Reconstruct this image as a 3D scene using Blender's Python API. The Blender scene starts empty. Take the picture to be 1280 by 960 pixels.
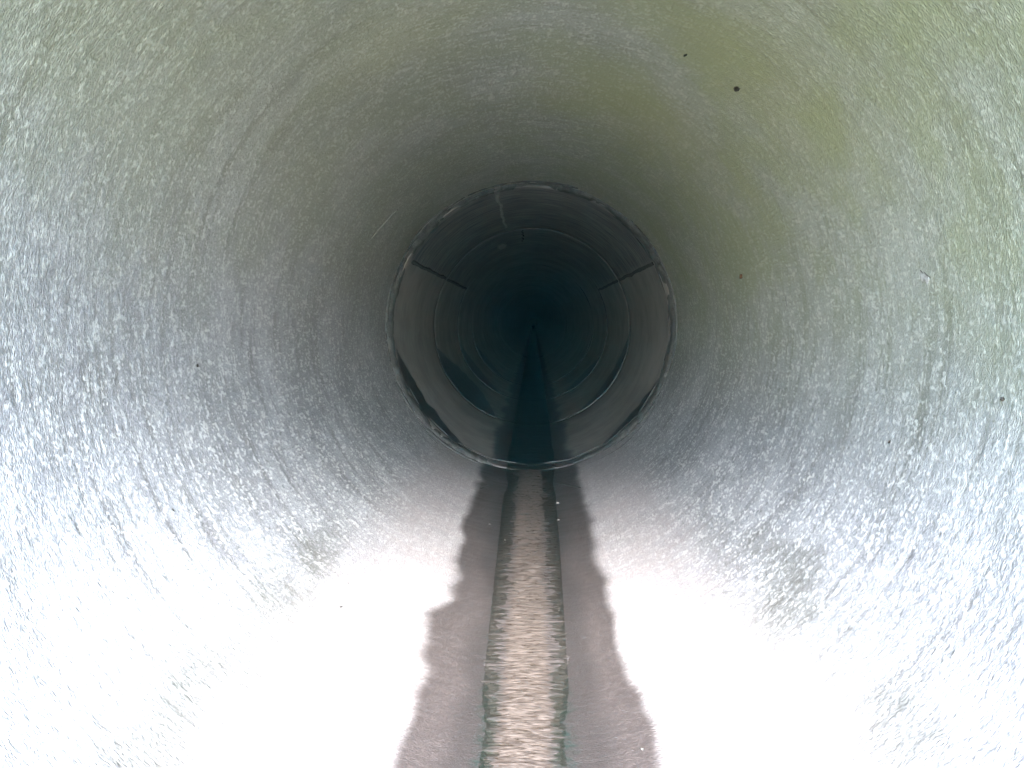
import bpy, bmesh, math, random
import numpy as np
from mathutils import Vector, noise

random.seed(7)
R = 0.60            # bore radius
T = 0.085           # wall thickness
S = bpy.context.scene
C = S.collection

# ------------------------------------------------------------------ camera
FPX = 961.0
cam_d = bpy.data.cameras.new('camera'); cam = bpy.data.objects.new('camera', cam_d); C.objects.link(cam)
cam_d.sensor_width = 36.0; cam_d.lens = FPX / 1280 * 36.0
cam_d.clip_start = 0.02; cam_d.clip_end = 1200
cam.location = (0.012, 0.0, 0.028)
cam.rotation_euler = (math.radians(90 - 4.6), 0, math.radians(1.6))
S.camera = cam

# ------------------------------------------------------------------ daylight
SUN_EL, SUN_AZ = 32.0, 178.0     # azimuth measured from +Y towards +X (the mouth faces -Y)
w = bpy.data.worlds.new('World'); S.world = w; w.use_nodes = True
nt = w.node_tree; nt.nodes.clear()
sky = nt.nodes.new('ShaderNodeTexSky'); sky.sky_type = 'NISHITA'; sky.sun_disc = False
sky.sun_elevation = math.radians(SUN_EL); sky.sun_rotation = math.radians(SUN_AZ)
sky.dust_density = 1.0; sky.ozone_density = 4.2
bg = nt.nodes.new('ShaderNodeBackground'); bg.inputs['Strength'].default_value = 0.15
wo = nt.nodes.new('ShaderNodeOutputWorld')
nt.links.new(sky.outputs[0], bg.inputs[0]); nt.links.new(bg.outputs[0], wo.inputs[0])

sd = bpy.data.lights.new('sun', 'SUN'); sd.energy = 1.5; sd.angle = math.radians(24.0); sd.color = (1.0, 0.99, 0.97)
sun = bpy.data.objects.new('sun', sd); C.objects.link(sun)
el, az = math.radians(SUN_EL), math.radians(SUN_AZ)
to_sun = Vector((math.sin(az) * math.cos(el), math.cos(az) * math.cos(el), math.sin(el)))
sun.rotation_euler = to_sun.to_track_quat('Z', 'Y').to_euler()

S.view_settings.view_transform = 'Standard'
S.view_settings.look = 'None'
S.view_settings.gamma = 1.0
S.view_settings.exposure = 4.22
S.view_settings.use_curve_mapping = False
S.render.engine = 'CYCLES'
S.cycles.max_bounces = 5
S.cycles.diffuse_bounces = 5
S.cycles.glossy_bounces = 3
S.cycles.transparent_max_bounces = 8
S.cycles.sample_clamp_indirect = 0

# ------------------------------------------------------------------ node helpers
class NG:
    def __init__(s, name):
        s.m = bpy.data.materials.new(name); s.m.use_nodes = True
        s.t = s.m.node_tree; s.t.nodes.clear()
        s.out = s.t.nodes.new('ShaderNodeOutputMaterial')
    def n(s, typ, **kw):
        x = s.t.nodes.new(typ)
        for k, v in kw.items(): setattr(x, k, v)
        return x
    def l(s, a, b): s.t.links.new(a, b)
    def put(s, v, sock):
        if isinstance(v, (int, float)): sock.default_value = v
        elif isinstance(v, (tuple, list)): sock.default_value = v if len(v) != 3 or sock.type != 'RGBA' else (*v, 1)
        else: s.l(v, sock)
    def math(s, op, a, b=0.0, c=None, clamp=False):
        x = s.n('ShaderNodeMath', operation=op, use_clamp=clamp)
        s.put(a, x.inputs[0]); s.put(b, x.inputs[1])
        if c is not None: s.put(c, x.inputs[2])
        return x.outputs[0]
    def pos(s):
        g = s.n('ShaderNodeNewGeometry'); return g.outputs['Position']
    def scale(s, vec, sc):
        x = s.n('ShaderNodeVectorMath', operation='MULTIPLY'); s.put(vec, x.inputs[0]); x.inputs[1].default_value = sc
        return x.outputs[0]
    def noise(s, vec, scale=1.0, detail=3, rough=0.55, dist=0.0):
        x = s.n('ShaderNodeTexNoise'); s.put(vec, x.inputs['Vector'])
        x.inputs['Scale'].default_value = scale; x.inputs['Detail'].default_value = detail
        x.inputs['Roughness'].default_value = rough; x.inputs['Distortion'].default_value = dist
        return x.outputs['Fac']
    def vor(s, vec, scale, feature='F1'):
        x = s.n('ShaderNodeTexVoronoi', feature=feature); s.put(vec, x.inputs['Vector']); x.inputs['Scale'].default_value = scale
        return x.outputs['Distance']
    def ss(s, v, a, b, lo=0.0, hi=1.0):
        x = s.n('ShaderNodeMapRange', interpolation_type='SMOOTHSTEP')
        s.put(v, x.inputs[0])
        x.inputs[1].default_value = a; x.inputs[2].default_value = b
        x.inputs[3].default_value = lo; x.inputs[4].default_value = hi
        return x.outputs[0]
    def mix(s, f, a, b, mode='MIX'):
        x = s.n('ShaderNodeMix', data_type='RGBA', blend_type=mode)
        s.put(f, x.inputs[0]); s.put(a, x.inputs[6]); s.put(b, x.inputs[7])
        return x.outputs[2]
    def bump(s, h, dist, strength=1.0, normal=None):
        x = s.n('ShaderNodeBump'); x.inputs['Strength'].default_value = strength; x.inputs['Distance'].default_value = dist
        s.l(h, x.inputs['Height'])
        if normal is not None: s.l(normal, x.inputs['Normal'])
        return x.outputs[0]
    def bsdf(s, col, rough, normal=None, spec=0.5):
        b = s.n('ShaderNodeBsdfPrincipled')
        s.put(col, b.inputs['Base Color']); s.put(rough, b.inputs['Roughness'])
        b.inputs['Specular IOR Level'].default_value = spec
        if normal is not None: s.l(normal, b.inputs['Normal'])
        s.l(b.outputs[0], s.out.inputs[0]); return b
    def blob(s, P, c, r0, r1):
        d = s.n('ShaderNodeVectorMath', operation='DISTANCE'); s.put(P, d.inputs[0]); d.inputs[1].default_value = c
        return s.ss(d.outputs['Value'], r1, r0)

CONCRETE = (0.33, 0.315, 0.295)

def concrete(name, near):
    g = NG(name); P = g.pos()
    sep = g.n('ShaderNodeSeparateXYZ'); g.l(P, sep.inputs[0])
    X, Y, Z = sep.outputs
    mott = g.noise(P, 4.0, 3, 0.65, 0.3)                     # blotches
    if near:
        at = g.n('ShaderNodeAttribute', attribute_name='grain'); grain = at.outputs['Fac']
        at = g.n('ShaderNodeAttribute', attribute_name='streak'); streak = at.outputs['Fac']
    else:
        streak = g.noise(g.scale(P, (7, 60, 7)), 1.0, 4, 0.62, 0.3); grain = streak
    if near:
        col = g.mix(g.ss(mott, 0.3, 0.7), (0.235, 0.235, 0.24), (0.35, 0.35, 0.358))
        col = g.mix(g.math('MULTIPLY', g.ss(streak, 0.54, 0.24), 0.8), col, (0.14, 0.135, 0.13))
        col = g.mix(g.math('MULTIPLY', g.ss(grain, 0.52, 0.82), 0.7), col, (0.66, 0.655, 0.63))
        col = g.mix(g.math('MULTIPLY', g.ss(grain, 0.36, 0.08), 0.75), col, (0.12, 0.12, 0.112))
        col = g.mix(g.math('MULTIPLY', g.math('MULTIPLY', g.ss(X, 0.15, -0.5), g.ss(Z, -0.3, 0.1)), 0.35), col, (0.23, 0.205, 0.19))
        blot = g.noise(g.scale(P, (1.0, 1.5, 1.0)), 11.0, 3, 0.7, 0.6)
        col = g.mix(g.math('MULTIPLY', g.ss(blot, 0.50, 0.30), 0.40), col, (0.175, 0.165, 0.175))
        col = g.mix(g.math('MULTIPLY', g.ss(blot, 0.58, 0.75), 0.30), col, (0.46, 0.45, 0.43))
        trow = g.noise(g.scale(P, (42, 1.3, 42)), 1.0, 3, 0.6)
        low = g.ss(Z, -0.42, -0.52)
        col = g.mix(g.math('MULTIPLY', g.math('MULTIPLY', g.ss(trow, 0.50, 0.32), low), 0.5), col, (0.17, 0.145, 0.14))
        invert = g.math('MULTIPLY', g.ss(Z, -0.40, -0.53), g.ss(streak, 0.2, 0.7, 0.75, 0.45))
        col = g.mix(invert, col, (0.40, 0.345, 0.335))                       # pinkish silt film low on the flanks
        fine = g.noise(g.scale(P, (240, 560, 240)), 1.0, 1, 0.5)           # single sand grains
        col = g.mix(g.math('MULTIPLY', g.ss(fine, 0.58, 0.72), 0.42), col, (0.62, 0.615, 0.60))
        col = g.mix(g.math('MULTIPLY', g.ss(fine, 0.42, 0.30), 0.55), col, (0.12, 0.118, 0.115))
        # algae film on the crown and the right haunch
        up = g.ss(Z, -0.25, 0.35)
        alg = g.math('MULTIPLY', g.ss(mott, 0.60, 0.36), up)
        alg = g.math('MULTIPLY', alg, g.ss(X, -0.45, 0.5, 0.2, 0.8))
        col = g.mix(g.math('MULTIPLY', alg, 0.7), col, (0.27, 0.29, 0.13))
        film = g.math('MULTIPLY', g.ss(X, -0.1, 0.6), g.ss(Z, -0.35, 0.15))
        col = g.mix(g.math('MULTIPLY', film, 0.35), col, (0.33, 0.35, 0.20))
        col = g.mix(g.ss(Z, 0.0, 0.5, 0.0, 0.33), col, (0.31, 0.32, 0.18))
        for c, r0, r1, a in (((0.27, 1.95, 0.52), 0.0, 0.42, 0.28), ((0.42, 1.35, 0.46), 0.0, 0.35, 0.22),
                             ((-0.23, 1.45, 0.55), 0.0, 0.25, 0.22)):
            col = g.mix(g.math('MULTIPLY', g.blob(P, c, r0, r1), a), col, (0.34, 0.33, 0.10))
    else:
        col = g.mix(g.ss(mott, 0.3, 0.7), (0.27, 0.245, 0.22), (0.38, 0.35, 0.32))
        col = g.mix(g.math('MULTIPLY', g.ss(streak, 0.5, 0.28), 0.5), col, (0.12, 0.115, 0.105))
        col = g.mix(g.math('MULTIPLY', g.math('MULTIPLY', g.ss(Z, 0.27, 0.31), g.ss(Y, 7.5, 5.0)), g.ss(streak, 0.35, 0.62, 0.9, 0.15)), col, (0.075, 0.085, 0.09))   # darker, bluish crown above the seams
    wn = g.noise(g.scale(P, (0.8, 0.6, 0.8)), 5.0, 2, 0.55)
    if near:
        # old waterline: slimy green-brown band along both haunches
        zz = g.math('ADD', Z, g.math('MULTIPLY_ADD', wn, 0.20, -0.10))
        band = g.math('MULTIPLY', g.ss(zz, -0.485, -0.440), g.ss(zz, -0.365, -0.415))
        band = g.math('MULTIPLY', band, g.ss(mott, 0.34, 0.58))
        band = g.math('MULTIPLY', band, g.ss(grain, 0.75, 0.35, 0.55, 1.0))
        band = g.math('MULTIPLY', band, g.ss(Y, 1.9, 1.4))
        col = g.mix(g.math('MULTIPLY', band, 0.7), col, (0.095, 0.092, 0.075))
    # permanently wet invert
    axw = g.math('ADD', g.math('ABSOLUTE', X), g.math('MULTIPLY_ADD', wn, 0.13, -0.065))
    axw = g.math('ADD', axw, g.math('MULTIPLY', g.ss(Z, -0.4, -0.2), 1.0))
    wet = g.ss(axw, 0.205, 0.165)
    wet2 = g.ss(axw, 0.135, 0.085)
    wetc = g.mix(g.ss(grain, 0.35, 0.75), (0.062, 0.051, 0.048), (0.080, 0.066, 0.062))
    wetc = g.mix(wet2, wetc, (0.047, 0.040, 0.038))
    if near:   # green slime fringe beside the silt
        ax = g.math('ADD', g.math('ABSOLUTE', X), g.math('MULTIPLY_ADD', streak, 0.04, -0.02))
        wetc = g.mix(g.math('MULTIPLY', g.ss(ax, 0.084, 0.064), g.math('MULTIPLY', g.ss(Y, 1.9, 1.1), g.ss(grain, 0.6, 0.3, 0.2, 0.9))), wetc, (0.022, 0.034, 0.029))
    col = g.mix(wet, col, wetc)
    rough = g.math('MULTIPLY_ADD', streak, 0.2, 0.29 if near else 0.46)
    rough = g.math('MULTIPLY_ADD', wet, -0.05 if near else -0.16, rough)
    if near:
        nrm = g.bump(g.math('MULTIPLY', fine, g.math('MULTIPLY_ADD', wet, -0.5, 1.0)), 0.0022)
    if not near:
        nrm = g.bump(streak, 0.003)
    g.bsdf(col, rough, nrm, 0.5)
    return g.m

M = {}
M['near'] = concrete('rough_spun_concrete', True)
M['far'] = concrete('smooth_brown_concrete', False)

def simple(name, a, b, sc, rough=0.7, bump=0.002, stretch=(1, 1, 1), spec=0.5):
    g = NG(name); P = g.scale(g.pos(), stretch)
    n1 = g.noise(P, sc, 5, 0.62); n2 = g.noise(P, sc * 6, 3, 0.6)
    col = g.mix(g.ss(n1, 0.3, 0.7), a, b)
    col = g.mix(g.math('MULTIPLY', g.ss(n2, 0.5, 0.35), 0.5), col, tuple(c * 0.5 for c in a))
    g.bsdf(col, g.math('MULTIPLY_ADD', n2, 0.3, rough - 0.15), g.bump(g.math('ADD', n1, g.math('MULTIPLY', n2, 0.5)), bump), spec)
    return g.m
M['mortar'] = simple('joint_mortar', (0.085, 0.083, 0.08), (0.17, 0.166, 0.158), 26, 0.75, 0.004)
M['gasket'] = simple('black_rubber', (0.012, 0.013, 0.014), (0.03, 0.03, 0.03), 30, 0.5, 0.001)
M['seam'] = simple('dark_seam', (0.06, 0.058, 0.055), (0.13, 0.125, 0.12), 40, 0.6, 0.002)
M['dark_tone'] = simple('dark_patch_surface', (0.040, 0.038, 0.036), (0.080, 0.074, 0.069), 18, 0.35, 0.001)  # dark tone for the joint crescents and the wet tongues
M['lime'] = simple('lime_deposit', (0.33, 0.32, 0.30), (0.5, 0.49, 0.46), 45, 0.6, 0.002)
M['earth'] = simple('grass_bank', (0.055, 0.085, 0.025), (0.12, 0.15, 0.045), 2.5, 0.9, 0.02)
M['debris'] = simple('dark_debris', (0.020, 0.016, 0.012), (0.05, 0.04, 0.03), 90, 0.7, 0.001)
M['leaf'] = simple('dead_leaf', (0.10, 0.045, 0.02), (0.17, 0.08, 0.035), 60, 0.6, 0.001)
M['pebble'] = simple('pebble', (0.07, 0.062, 0.056), (0.15, 0.135, 0.12), 60, 0.4, 0.001)

def silt_mat():
    g = NG('tan_silt'); P = g.pos()
    rip = g.noise(g.scale(P, (38, 165, 38)), 1.0, 4, 0.65, 0.8)
    f = g.noise(g.scale(P, (45, 190, 45)), 1.0, 3, 0.6, 0.5)
    big = g.noise(g.scale(P, (8, 5, 8)), 1.0, 2, 0.5)
    col = g.mix(g.ss(rip, 0.36, 0.62), (0.062, 0.048, 0.041), (0.150, 0.121, 0.104))
    col = g.mix(g.math('MULTIPLY', g.ss(f, 0.50, 0.40), 0.8), col, (0.050, 0.037, 0.028))
    sx = g.n('ShaderNodeSeparateXYZ'); g.l(P, sx.inputs[0])
    ax = g.math('ADD', g.math('ABSOLUTE', sx.outputs[0]), g.math('MULTIPLY_ADD', rip, 0.09, -0.045))
    ax = g.math('ADD', ax, g.math('MULTIPLY_ADD', big, 0.03, -0.015))
    side = g.mix(g.ss(f, 0.4, 0.6), (0.050, 0.042, 0.039), (0.085, 0.071, 0.067))
    green = g.math('MULTIPLY', g.ss(sx.outputs[1], 1.5, 1.05, 0.0, 0.6), g.math('MULTIPLY', g.ss(ax, 0.036, 0.046), g.ss(ax, 0.070, 0.055)))
    side = g.mix(g.math('MULTIPLY', green, g.ss(rip, 0.6, 0.45)), side, (0.024, 0.037, 0.031))
    col = g.mix(g.ss(ax, 0.030, 0.050), col, side)
    g.bsdf(col, g.ss(f, 0.3, 0.7, 0.25, 0.5), g.bump(g.math('ADD', rip, g.math('MULTIPLY', f, 0.5)), 0.0022), 0.5)
    return g.m
M['silt'] = silt_mat()

def water_mat():
    g = NG('trickling_water'); P = g.pos()
    r = g.noise(g.scale(P, (16, 60, 1)), 1.0, 3, 0.55, 0.6)
    r2 = g.noise(g.scale(P, (5, 14, 1)), 1.0, 2, 0.5, 0.3)
    nrm = g.bump(g.math('ADD', g.math('MULTIPLY', r, 0.5), r2), 0.003)
    gl = g.n('ShaderNodeBsdfGlossy'); gl.inputs['Roughness'].default_value = 0.05; g.l(nrm, gl.inputs['Normal'])
    tr = g.n('ShaderNodeBsdfTransparent'); tr.inputs['Color'].default_value = (0.80, 0.82, 0.78, 1)
    lw = g.n('ShaderNodeLayerWeight'); lw.inputs['Blend'].default_value = 0.5; g.l(nrm, lw.inputs['Normal'])
    fr = g.math('MULTIPLY_ADD', g.math('POWER', lw.outputs['Facing'], 5.0), 0.98, 0.02)   # Schlick, same from both sides
    mx = g.n('ShaderNodeMixShader'); g.l(fr, mx.inputs[0]); g.l(tr.outputs[0], mx.inputs[1]); g.l(gl.outputs[0], mx.inputs[2])
    g.l(mx.outputs[0], g.out.inputs[0]); return g.m
M['water'] = water_mat()

# ------------------------------------------------------------------ mesh helpers
def mesh_obj(name, verts, faces, mat, parent=None, loc=(0, 0, 0), smooth=True):
    me = bpy.data.meshes.new(name); me.from_pydata([tuple(v) for v in verts], [], faces)
    if smooth: me.polygons.foreach_set('use_smooth', [True] * len(me.polygons))
    me.materials.append(mat); me.update()
    o = bpy.data.objects.new(name, me); C.objects.link(o); o.location = loc
    if parent is not None: o.parent = parent
    return o
def empty(name, loc): 
    o = bpy.data.objects.new(name, None); C.objects.link(o); o.location = loc; o.empty_display_size = 0.1; return o
def tag(o, label=None, cat=None, group=None, kind=None):
    if label: o['label'] = label
    if cat: o['category'] = cat
    if group: o['group'] = group
    if kind: o['kind'] = kind
    return o

def wob(th, y, amp, f=1.0, seed=0.0):
    return amp * noise.noise(Vector((math.cos(th) * f, math.sin(th) * f, y * f + seed)))

def tube(name, prof, n, mat, parent, loc=(0, 0, 0), closed=True, jitter=None, off=(0, 0)):
    """surface of revolution round Y; prof = list of (y, r). closed joins last ring to the first."""
    verts = []; faces = []
    for k, (y, r) in enumerate(prof):
        for i in range(n):
            th = 2 * math.pi * i / n
            rr = r + (jitter(th, y, k) if jitter else 0.0)
            verts.append((math.sin(th) * rr + off[0], y, -math.cos(th) * rr + off[1]))
    m = len(prof)
    for k in range(m if closed else m - 1):
        a = k * n; b = ((k + 1) % m) * n
        for i in range(n):
            j = (i + 1) % n
            faces.append((a + i, b + i, b + j, a + j))
    return mesh_obj(name, verts, faces, mat, parent, loc)

def conform(name, outline, mat, parent, loc, rad, thick=0.002, nu=10, nv=14, off=(0, 0)):
    """thin patch lying on the bore. outline(t) -> (th0, th1, y) for t in 0..1 (th in degrees from the invert, + to the right)."""
    verts = []; faces = []
    for layer in (1, 0):
        for j in range(nv + 1):
            t0, t1, y = outline(j / nv)
            for i in range(nu + 1):
                u = i / nu
                th = math.radians(t0 + (t1 - t0) * u)
                edge = min(1.0, 4 * u, 4 * (1 - u), 4 * j / nv + .02, 4 * (1 - j / nv) + .02)
                r = rad - (thick * (0.3 + 0.7 * edge) if layer else -0.004)
                verts.append((math.sin(th) * r + off[0], y, -math.cos(th) * r + off[1]))
    N = (nu + 1) * (nv + 1)
    q = lambda i, j: j * (nu + 1) + i
    for j in range(nv):
        for i in range(nu):
            faces.append((q(i, j), q(i + 1, j), q(i + 1, j + 1), q(i, j + 1)))
            faces.append((N + q(i, j), N + q(i, j + 1), N + q(i + 1, j + 1), N + q(i + 1, j)))
    for j in range(nv):
        for i in (0, nu):
            faces.append((q(i, j), q(i, j + 1), N + q(i, j + 1), N + q(i, j)))
    for i in range(nu):
        for j in (0, nv):
            faces.append((q(i, j), q(i + 1, j), N + q(i + 1, j), N + q(i, j)))
    return mesh_obj(name, verts, faces, mat, parent, loc)

# ------------------------------------------------------------------ setting outside the mouth
MOUTH = 0.18
J = [3.23 + 1.445 * k for k in range(9)]        # joint positions along the pipe
END = 90.0
GZ = -0.645
def grid_ground():
    xs = [-150, -90, -40, -15, -6, -3, -1.5, 0, 1.5, 3, 6, 15, 40, 90, 150]
    ys = [-150, -90, -40, -15, -6, -3, -1.5, MOUTH - 0.02, 8, 30, 60, 90, 150]
    v = [(x, y, GZ + (0 if abs(x) < 3 else 0.05 * noise.noise(Vector((x, y, 0))))) for y in ys for x in xs]
    nx = len(xs)
    f = [(j * nx + i, j * nx + i + 1, (j + 1) * nx + i + 1, (j + 1) * nx + i) for j in range(len(ys) - 1) for i in range(nx - 1)]
    return mesh_obj('ground', v, f, M['earth'])
tag(grid_ground(), kind='structure')

def hill():
    n = 64; v = []; f = []
    yf, yb = MOUTH + 0.06, 100.0
    ro = R + T + 0.005
    for i in range(n):                                   # ring round the pipe barrel
        th = 2 * math.pi * i / n
        v.append((math.sin(th) * ro, yf, -math.cos(th) * ro))
    for i in range(n):                                   # outer outline of the cut face
        th = 2 * math.pi * i / n
        dx, dz = math.sin(th), -math.cos(th)
        s = min(3.0 / abs(dx) if dx else 9e9, (1.3 / dz if dz > 1e-6 else (0.8 / -dz if dz < -1e-6 else 9e9)))
        v.append((dx * s, yf, dz * s))
    for i in range(n):
        j = (i + 1) % n; f.append((i, j, n + j, n + i))
    b = len(v)
    prof = [(-9, -0.8), (-3, 1.3), (0, 1.45), (3, 1.3), (9, -0.8)]
    for y in (yf, yb):
        for x, z in prof: v.append((x, y, z))
    for i in range(4): f.append((b + i, b + i + 1, b + 6 + i, b + 5 + i))
    f.append((b + 0, b + 1, b + 2, b + 3, b + 4)[:0] or (b + 5, b + 6, b + 7, b + 8, b + 9))
    v += [(-3, yf, -0.8), (3, yf, -0.8)]
    f.append((b, b + 1, len(v) - 2)); f.append((b + 3, b + 4, len(v) - 1)); f.append((b + 1, b + 2, b + 3))
    return mesh_obj('hill', v, f, M['earth'], smooth=False)
tag(hill(), kind='structure')

# ------------------------------------------------------------------ pipe sections
GRP = 'concrete pipe sections laid end to end'
def barrel_profile(y0, y1, step, r_in, cham=0.012):
    n = max(2, int((y1 - y0) / step))
    p = [(y0, r_in + cham), (y0 + cham, r_in)]
    p += [(y0 + cham + (y1 - y0 - 2 * cham) * k / n, r_in) for k in range(1, n)]
    p += [(y1 - cham, r_in), (y1, r_in + cham), (y1, R + T), (y0, R + T)]
    return p

def section(y0, y1, mat, label, r_in=R, off=(0, 0), cham=0.0015, n=192, step=0.05, jit=0.0015, seed=0.0):
    root = empty('pipe_section', (0, y0, 0))
    tag(root, label, 'pipe', GRP)
    p = [(y - y0, r) for y, r in barrel_profile(y0, y1, step, r_in, cham)]
    m = len(p)
    j = lambda th, y, k: (wob(th, y, jit, 2.2, seed) + wob(th, y, jit * 0.6, 7, seed + 9)) if k < m - 2 else 0.0
    if mat is M['near']: dense_barrel(root, y0, y1)
    else: tube('barrel', p, n, mat, root, jitter=j, off=off)
    return root

rng = np.random.default_rng(11)
def lat(th, y, dth, dy, power=1.0):
    """smooth periodic lattice noise on the bore, 0..1; dth (metres along the girth) x dy (metres along the pipe) cells"""
    nth = max(4, int(round(2 * math.pi * R / dth))); ny = int((y.max() - y.min()) / dy) + 4
    tab = rng.random((ny, nth)) ** power
    a = th / (2 * math.pi) * nth; b = (y - y.min()) / dy
    ia = np.floor(a).astype(int); fa = a - ia; ib = np.floor(b).astype(int); fb = b - ib
    fa = fa * fa * (3 - 2 * fa); fb = fb * fb * (3 - 2 * fb)
    ia0 = ia % nth; ia1 = (ia + 1) % nth
    t = lambda p, q: tab[p[:, None], q[None, :]]
    fa = fa[None, :]; fb = fb[:, None]
    return (t(ib, ia0) * (1 - fa) + t(ib, ia1) * fa) * (1 - fb) + (t(ib + 1, ia0) * (1 - fa) + t(ib + 1, ia1) * fa) * fb

def dense_barrel(root, y0, y1):
    """near section: sand grains, trowel streaks and pits are real relief; rings get closer towards the mouth"""
    n = 2200; k = 0.00265
    ys = [y0 + 0.012]; 
    while ys[-1] < y1 - 0.012:
        ys.append(ys[-1] + max(0.0012, min(0.010, k * ys[-1] ** 2)))
    ys[-1] = y1 - 0.012
    Yv = np.array(ys); th = np.arange(n) * 2 * math.pi / n
    grain = 0.55 * lat(th, Yv, 0.0032, 0.0024) + 0.45 * lat(th, Yv, 0.013, 0.0024)
    g2 = lat(th, Yv, 0.0048, 0.0040, 7.0)                                   # sparse coarse grains
    st = 0.34 * lat(th, Yv, 0.09, 0.0045) + 0.30 * lat(th, Yv, 0.22, 0.016) + 0.16 * lat(th, Yv, 0.03, 0.0027) + 0.20 * lat(th, Yv, 0.30, 0.05)
    lump = lat(th, Yv, 0.05, 0.035) + lat(th, Yv, 0.02, 0.014)
    low = lat(th, Yv, 0.35, 0.3)
    pit = np.clip(lat(th, Yv, 0.022, 0.016, 0.5) * -1 + 0.22, 0, 1) / 0.22
    calm = 1.0 - 0.50 * np.clip((np.cos(th) - 0.72) / 0.20, 0, 1)[None, :]  # silted smooth along the invert
    d = (0.0012 * (grain - 0.5) + 0.0009 * g2 + 0.0014 * (st - 0.5) + 0.0003 * (lump - 1.0) - 0.0012 * pit) * calm + 0.004 * (low - 0.5)
    rr = R - d
    V = np.empty((len(Yv), n, 3)); V[..., 0] = np.sin(th) * rr; V[..., 1] = (Yv - y0)[:, None]; V[..., 2] = -np.cos(th) * rr
    m = len(Yv)
    # end faces and outer skin (plain rings)
    ext = []
    for y, r in ((y1 - y0, R + 0.012), (y1 - y0, R + T), (0.0, R + T), (0.0, R + 0.012)):
        e = np.empty((n, 3)); e[:, 0] = np.sin(th) * r; e[:, 1] = y; e[:, 2] = -np.cos(th) * r; ext.append(e)
    V = np.concatenate([V.reshape(-1, 3)] + ext); tot = m + 4
    kk = np.arange(tot)[:, None] * n; k2 = ((np.arange(tot) + 1) % tot)[:, None] * n
    i = np.arange(n)[None, :]; j = (np.arange(n)[None, :] + 1) % n
    F = np.stack([kk + i, k2 + i, k2 + j, kk + j], -1).reshape(-1, 4).astype(np.int32)
    me = bpy.data.meshes.new('barrel')
    me.vertices.add(len(V)); me.vertices.foreach_set('co', V.astype(np.float32).ravel())
    me.loops.add(F.size); me.loops.foreach_set('vertex_index', F.ravel())
    me.polygons.add(len(F)); me.polygons.foreach_set('loop_start', np.arange(0, F.size, 4, dtype=np.int32))
    me.update(calc_edges=True)
    me.polygons.foreach_set('use_smooth', np.ones(len(F), bool))
    pad = np.full(4 * n, 0.5, np.float32)
    gr = np.clip((grain - 0.5) * 1.1 + 0.45 + 0.6 * g2 - 0.5 * pit, 0, 1)
    for nm, arr in (('grain', gr), ('streak', st)):
        at = me.attributes.new(nm, 'FLOAT', 'POINT'); at.data.foreach_set('value', np.concatenate([arr.ravel().astype(np.float32), pad]))
    me.materials.append(M['near']); me.update()
    o = bpy.data.objects.new('barrel', me); C.objects.link(o); o.parent = root
    print('near barrel rings', m, 'faces', len(F))

G = 0.016
offs = [(0, 0), (0.002, -0.004), (0.0005, -0.0048), (0.0008, -0.0048), (0.0008, -0.0048), (0.0008, -0.0048), (0.0008, -0.0048), (0.0008, -0.0048), (0.0008, -0.0048)]
rads = [R] + [R - 0.005] * 8
labels = [
 'nearest pipe section with rough, streaked, greenish grey concrete wall around the camera',
 'second pipe section, smooth brown-grey concrete just past the mortared first joint',
 'third pipe section inward, with a dark crescent at its lower left',
 'fourth pipe section inward, dim blue-grey ring inside the third',
 'fifth pipe section inward, faint dark ring inside the fourth',
 'sixth pipe section inward, nearly black ring around the dark core',
 'seventh pipe section inward, almost lost in the dark core',
 'eighth pipe section inward, lost in the black centre',
 'long black stretch of pipe at the very centre']
secs = []
ys0 = [MOUTH] + [j + (G if i < 2 else 0.005) for i, j in enumerate(J[:8])]
ys1 = J[:8] + [END]
for k in range(9):
    s = section(ys0[k], ys1[k], M['near'] if k == 0 else M['far'], labels[k], rads[k], offs[k],
                n=256 if k < 2 else 160, step=0.04 if k == 0 else (0.08 if k < 8 else 1.0), jit=0.0012, seed=3.1)
    secs.append(s)
    if k > 0:   # socket collar closing the joint from outside, and the recessed rubber ring seen in the gap
        tube('socket', [(-0.12, R + T - 0.02), (0.12, R + T - 0.02), (0.12, R + T + 0.05), (-0.12, R + T + 0.05)], 96, M['far'], s)
        tube('gasket', [(-G - 0.004, R + 0.03), (0.004, R + 0.03), (0.004, R + 0.07), (-G - 0.004, R + 0.07)], 96, M['gasket'], s)
# added cap: closes the far end so no sky shows through
v = [(math.sin(2 * math.pi * i / 48) * (R + 0.05), END - ys0[8] - 0.3, -math.cos(2 * math.pi * i / 48) * (R + 0.05)) for i in range(48)]
mesh_obj('end_cap', v, [tuple(range(48))], M['far'], secs[8], smooth=False)

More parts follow.
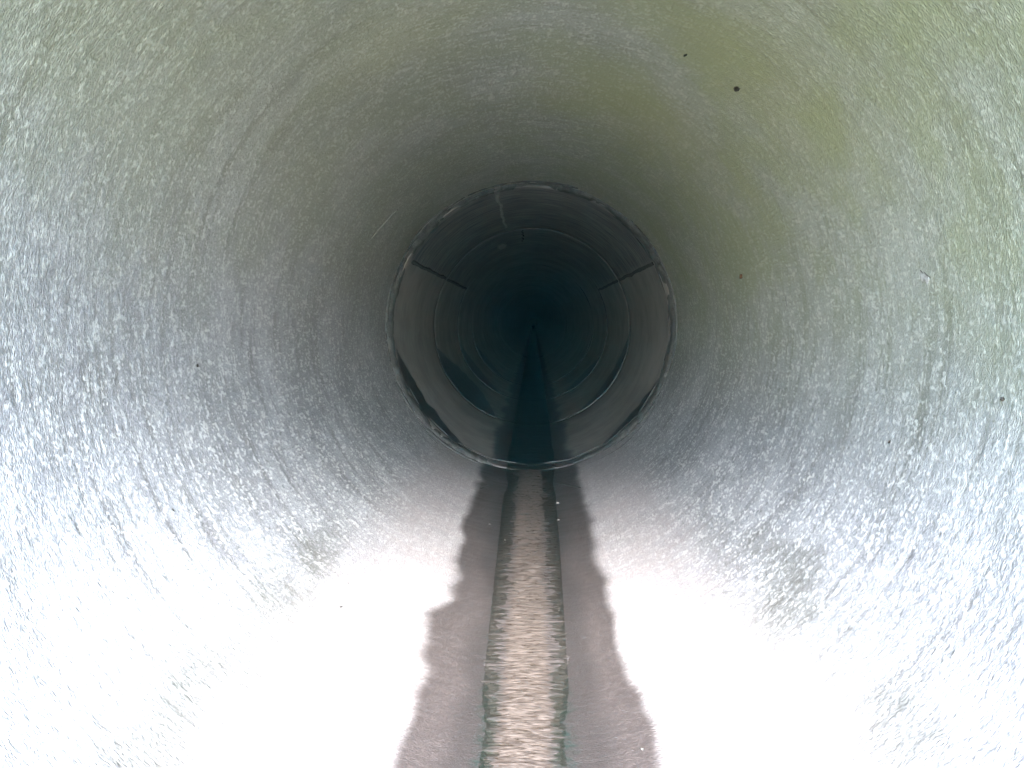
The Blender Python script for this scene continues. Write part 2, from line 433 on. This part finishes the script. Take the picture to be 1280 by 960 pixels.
# first joint: irregular mortar bead, cracked
def bead(sec, yrel, wid, r, h, n, seed, amin=0.12, f=5, mat='mortar'):
    prof = [(-wid, 0.010), (-wid * .8, -h * .55), (-wid * .3, -h), (wid * .15, -h * .85), (wid * .6, -h * .35), (wid, 0.010)]
    verts = []; faces = []
    m = len(prof)
    for i in range(n):
        th = 2 * math.pi * i / n
        a = 0.75 + 0.9 * noise.noise(Vector((math.cos(th) * f, math.sin(th) * f, seed))) + 0.5 * noise.noise(Vector((math.cos(th) * f * 5, math.sin(th) * f * 5, seed + 4)))
        a = max(amin, a) - 3.0 * max(0.0, math.cos(th) - 0.93) / 0.07
        sh = 0.018 * noise.noise(Vector((math.cos(th) * 4, math.sin(th) * 4, seed + 8)))
        for k, (y, d) in enumerate(prof):
            dd = d * a if d < 0 else d
            jj = 0.002 * noise.noise(Vector((th * 40, k * 1.7, seed)))
            rr = r + dd + jj
            verts.append((math.sin(th) * rr, yrel + y * (0.8 + 0.4 * a) + sh, -math.cos(th) * rr))
    for i in range(n):
        j = (i + 1) % n
        for k in range(m - 1):
            faces.append((i * m + k, i * m + k + 1, j * m + k + 1, j * m + k))
    return mesh_obj('mortar_ring', verts, faces, M[mat], sec)
bead(secs[1], 0.035, 0.065, R - 0.002, 0.011, 480, 1.3)
bead(secs[1], -0.055, 0.020, R + 0.003, 0.008, 480, 5.3, amin=-0.6, f=4)
bead(secs[2], -0.006, 0.022, R - 0.003, 0.006, 300, 2.9, amin=-0.8, f=3)
bead(secs[3], -0.006, 0.022, R - 0.003, 0.006, 240, 6.4, amin=-0.8, f=3)
bead(secs[4], -0.006, 0.022, R - 0.003, 0.006, 200, 9.1, amin=-0.8, f=3)

# mould seams along the haunches of the far sections
def strip(sec, name, mat, th_c, hw, y0, y1, rad, seed, off=(0, 0), thick=0.003, nv=30, wander=0.5):
    def o(t):
        c = th_c + wander * noise.noise(Vector((t * 6, seed, 0)))
        wdt = hw * (0.7 + 0.6 * abs(noise.noise(Vector((t * 11, seed + 3, 0)))))
        return c - wdt, c + wdt, y0 + (y1 - y0) * t
    return conform(name, o, M[mat], sec, (0, 0, 0), rad, thick, 4, nv, off)
for k in range(1, 3):
    L = ys1[k] - ys0[k]
    strip(secs[k], 'mould_seam', 'seam', -119.5, 1.0, 0.10 if k == 1 else 0.03, L - 0.03, rads[k] - 0.001, 1 + k, offs[k])
    strip(secs[k], 'mould_seam', 'seam', 118.5, 1.0, 0.10 if k == 1 else 0.03, L - 0.03, rads[k] - 0.001, 7 + k, offs[k])
strip(secs[1], 'lime_streak', 'lime', -165.5, 0.9, 0.09, 1.25, rads[1] - 0.001, 3.3, offs[1], wander=1.6)
strip(secs[2], 'lime_streak', 'seam', -174.0, 0.5, 0.05, 0.7, rads[2] - 0.001, 4.3, offs[2], wander=1.5)
conform('lime_patch', lambda t: (-161 - 2 * math.sin(t * 3.1), -158 + 2 * math.sin(t * 3.1), 0.55 + 0.3 * t), M['lime'], secs[2], (0, 0, 0), rads[2] - 0.001, 0.002, 6, 6, offs[2])

# dark crescents laid on the wall behind the joints
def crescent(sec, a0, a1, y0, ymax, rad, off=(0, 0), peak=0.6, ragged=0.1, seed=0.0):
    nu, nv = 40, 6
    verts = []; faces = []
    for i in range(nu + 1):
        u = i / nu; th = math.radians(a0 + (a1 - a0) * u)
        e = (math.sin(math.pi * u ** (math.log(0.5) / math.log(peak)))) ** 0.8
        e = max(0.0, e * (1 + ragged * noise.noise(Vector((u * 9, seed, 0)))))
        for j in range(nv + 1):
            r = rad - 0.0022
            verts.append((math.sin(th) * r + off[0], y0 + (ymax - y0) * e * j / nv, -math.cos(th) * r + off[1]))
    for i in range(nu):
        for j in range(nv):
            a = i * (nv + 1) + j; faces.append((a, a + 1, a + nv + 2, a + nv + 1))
    return mesh_obj('dark_patch', verts, faces, M['dark_tone'], sec)
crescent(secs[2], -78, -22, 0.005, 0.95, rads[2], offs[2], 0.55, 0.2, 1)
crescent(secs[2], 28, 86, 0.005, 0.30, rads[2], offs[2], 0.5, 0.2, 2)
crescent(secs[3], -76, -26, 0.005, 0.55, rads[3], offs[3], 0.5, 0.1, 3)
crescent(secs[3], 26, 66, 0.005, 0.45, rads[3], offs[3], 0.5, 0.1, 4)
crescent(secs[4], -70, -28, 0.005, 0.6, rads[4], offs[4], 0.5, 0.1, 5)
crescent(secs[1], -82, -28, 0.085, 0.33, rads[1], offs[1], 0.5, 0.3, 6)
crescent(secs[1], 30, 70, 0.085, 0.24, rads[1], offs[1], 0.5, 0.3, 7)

# ------------------------------------------------------------------ silt, weed and water in the invert
def water_level(y):
    q = min(1, max(0, (y - J[0] + 0.05) / 0.14)); q = q * q * (3 - 2 * q)
    q1 = min(1, max(0, (y - 1.3) / 1.8))
    return -0.5958 + 0.0036 * q1 + 0.0030 * q
def silt_bed():
    verts = []; faces = []; ny, nx = 1500, 36
    y0, y1 = MOUTH - 0.3, J[0] - 0.03
    for j in range(ny + 1):
        y = y0 + (y1 - y0) * (j / ny) ** 1.25
        cx = 0.006 * noise.noise(Vector((y * 2.1, 3, 0)))
        hw = 0.050 * (1 + 0.15 * noise.noise(Vector((y * 3.0, 8, 0))))
        for i in range(nx + 1):
            x = 0.085 * (2 * i / nx - 1)
            u = (x - cx) / hw
            n = noise.noise(Vector((x * 22, y * 70, 1))) + 0.6 * noise.noise(Vector((x * 45, y * 150, 5)))
            z = water_level(y) + 0.0016 * (1 - u * u) / (1 + 0.4 * u * u) + 0.0009 * n * (0.5 + min(1, abs(u)))
            fl = -math.sqrt(R * R - x * x) + 0.0006
            verts.append((x, y, max(z, fl - 0.0045)))
    for j in range(ny):
        for i in range(nx):
            a = j * (nx + 1) + i; faces.append((a, a + 1, a + nx + 2, a + nx + 1))
    return tag(mesh_obj('silt', verts, faces, M['silt']), kind='stuff')
silt_bed()
# water sheet: a thin film over the silt, backed up a little behind the first joint
v = []; f = []
ny = 500; nx = 12
for j in range(ny + 1):
    y = MOUTH - 0.3 + (END - 0.4 - MOUTH) * (j / ny) ** 2.2
    wz = water_level(y)
    xw = math.sqrt(R * R - wz * wz) + 0.003
    for i in range(nx + 1):
        x = xw * (2 * i / nx - 1)
        v.append((x, y, wz + 0.0005 * noise.noise(Vector((x * 20, y * 30, 2)))))
for j in range(ny):
    for i in range(nx):
        a = j * (nx + 1) + i; f.append((a, a + 1, a + nx + 2, a + nx + 1))
tag(mesh_obj('water', v, f, M['water']), kind='structure')

# ------------------------------------------------------------------ small things on the wall
from mathutils import Euler
CR = cam.rotation_euler.to_matrix()
def on_wall(px, py, rad=R):
    """where the sight line of a photo pixel meets the bore: (angle from invert in degrees, y)"""
    d = CR @ Vector(((px - 640) / FPX, -(py - 480) / FPX, -1.0)); o = cam.location
    A = d.x * d.x + d.z * d.z; B = 2 * (o.x * d.x + o.z * d.z); K = o.x * o.x + o.z * o.z - rad * rad
    t = (-B + math.sqrt(B * B - 4 * A * K)) / (2 * A); p = o + d * t
    return math.degrees(math.atan2(p.x, -p.z)), p.y
def ribbon(name, mat, pix, wpx, sec, base_y, rad=R, thick=0.0012, nv=24):
    pts = [on_wall(*p) for p in pix]
    def o(t):
        q = t * (len(pts) - 1); i = min(int(q), len(pts) - 2); f = q - i
        th = pts[i][0] + (pts[i + 1][0] - pts[i][0]) * f; y = pts[i][1] + (pts[i + 1][1] - pts[i][1]) * f
        w = wpx * y / FPX / rad * 57.3 * 0.5 * (0.6 + 0.8 * abs(noise.noise(Vector((t * 9, th, 1)))) ) * min(1, 5 * t + .2, 5 * (1 - t) + .2)
        th += 0.6 * wpx / 8 * noise.noise(Vector((t * 14, th * .1, 5)))
        return th - w, th + w, y - base_y
    return conform(name, o, M[mat], sec, (0, 0, 0), rad, thick, 4, nv)
def lump(name, mat, px, py, size, label, cat, seed, flat=0.5, spikes=0.5, group=None, sink=0.2, lon=1.0):
    size *= 0.72
    th, y = on_wall(px, py); r = R - size * flat * (0.5 - sink) - 0.0015
    t = math.radians(th)
    bm = bmesh.new(); bmesh.ops.create_icosphere(bm, subdivisions=3, radius=size * 0.5)
    for v in bm.verts:
        n = 1 + spikes * noise.noise(v.co / size * 4 + Vector((seed, 0, 0))) + spikes * 0.7 * noise.noise(v.co / size * 10 + Vector((seed, 3, 0)))
        v.co = v.co * n; v.co.z *= flat; v.co.y *= lon
    me = bpy.data.meshes.new(name); bm.to_mesh(me); bm.free(); me.materials.append(M[mat])
    for p in me.polygons: p.use_smooth = True
    ob = bpy.data.objects.new(name, me); C.objects.link(ob)
    ob.location = (math.sin(t) * r, y, -math.cos(t) * r); ob.rotation_euler = (0, -t, seed)
    return tag(ob, label, cat, group)
GD = 'bits of dirt stuck to the pipe wall'
lump('dirt_speck', 'debris', 922, 110, 0.011, 'ragged black speck on the yellow-green stain at upper right', 'dirt', 1.1, 0.35, 1.3, GD)
lump('dirt_speck', 'leaf', 928, 345, 0.016, 'reddish brown fleck on the right wall beside the dark opening', 'dirt', 2.1, 0.3, 0.8, GD)
lump('dirt_speck', 'debris', 857, 68, 0.010, 'tiny dark speck highest on the crown, right of centre', 'dirt', 3.1, 0.35, 1.0, GD)
lump('dirt_speck', 'debris', 1255, 499, 0.006, 'small black speck at the right edge of the picture', 'dirt', 4.1, 0.4, 0.8, GD)
lump('dirt_speck', 'debris', 1113, 553, 0.006, 'small black dot low on the right wall', 'dirt', 5.1, 0.4, 0.8, GD)
lump('dirt_speck', 'debris', 245, 457, 0.009, 'dark crumb on the left wall at mid height', 'dirt', 6.1, 0.4, 0.8, GD)
lump('dirt_speck', 'debris', 215, 638, 0.006, 'dark crumb at the upper edge of the white glare on the left', 'dirt', 7.1, 0.4, 0.8, GD)
lump('dirt_speck', 'debris', 425, 760, 0.009, 'lone dark crumb inside the white glare left of the wet strip', 'dirt', 8.1, 0.4, 0.8, GD)
GP = 'pebbles along the wet strip'
for i, (px, py, sz, lab) in enumerate([
    (697, 630, 0.024, 'flat pale pebble by the wet strip just before the first joint'),
    (698, 651, 0.012, 'small pale pebble right of the silt, second from the joint'),
    (612, 656, 0.008, 'tiny pale pebble on the dark wet strip left of the silt'),
    (631, 676, 0.009, 'small brownish pebble at the left edge of the silt'),
    (803, 938, 0.007, 'bright little pebble on the wet strip at the bottom right')]):
    lump('pebble', 'pebble', px, py, sz, lab, 'pebble', 11.3 + i, 0.45, 0.5, GP, 0.1, 0.6)
b0 = MOUTH
ribbon('crack', 'seam', [(548, 556), (517, 515), (497, 470), (488, 420), (490, 372), (503, 325), (528, 284), (560, 258)], 3.0, secs[0], b0, R - 0.001, nv=90)
ribbon('crack', 'seam', [(590, 250), (640, 238), (690, 236), (735, 252)], 2.0, secs[0], b0, R - 0.001, nv=60)
ribbon('chipped_edge', 'lime', [(770, 262), (800, 290), (822, 330), (834, 372)], 1.6, secs[0], b0, R - 0.001, nv=60)
ribbon('crack', 'seam', [(828, 490), (805, 530), (775, 560), (735, 580)], 3.0, secs[0], b0, R - 0.001, nv=60)
ribbon('scratch', 'lime', [(463, 300), (478, 282), (497, 262)], 2, secs[0], b0)
ribbon('scratch', 'lime', [(760, 216), (780, 224), (797, 235)], 1.6, secs[0], b0)
ribbon('lime_patch', 'lime', [(1150, 345), (1162, 347)], 14, secs[0], b0, thick=0.002, nv=8)
ribbon('lime_patch', 'lime', [(982, 372), (984, 390)], 7, secs[0], b0, nv=8)
ribbon('dark_patch', 'dark_tone', [(690, 602), (708, 605), (726, 610)], 9, secs[0], b0, nv=10)
ribbon('dark_patch', 'dark_tone', [(625, 604), (612, 607), (600, 611)], 6, secs[0], b0, nv=10)

# ------------------------------------------------------------------ teal volume added to lift and tint the blacks
def teal_lift():
    x0, x1, y0, y1, z0, z1 = -155, 155, -155, 155, -1.8, 1.75
    v = [(x, y, z) for z in (z0, z1) for y in (y0, y1) for x in (x0, x1)]
    f = [(0, 2, 3, 1), (4, 5, 7, 6), (0, 1, 5, 4), (2, 6, 7, 3), (0, 4, 6, 2), (1, 3, 7, 5)]
    m = bpy.data.materials.new('teal_volume'); m.use_nodes = True; t = m.node_tree; t.nodes.clear()
    o = t.nodes.new('ShaderNodeOutputMaterial'); p = t.nodes.new('ShaderNodeVolumePrincipled')
    p.inputs['Color'].default_value = (0.10, 0.82, 1.0, 1); p.inputs['Density'].default_value = 0.0020
    t.links.new(p.outputs[0], o.inputs['Volume'])
    return tag(mesh_obj('teal_lift', v, f, m, smooth=False), kind='stuff')
teal_lift()
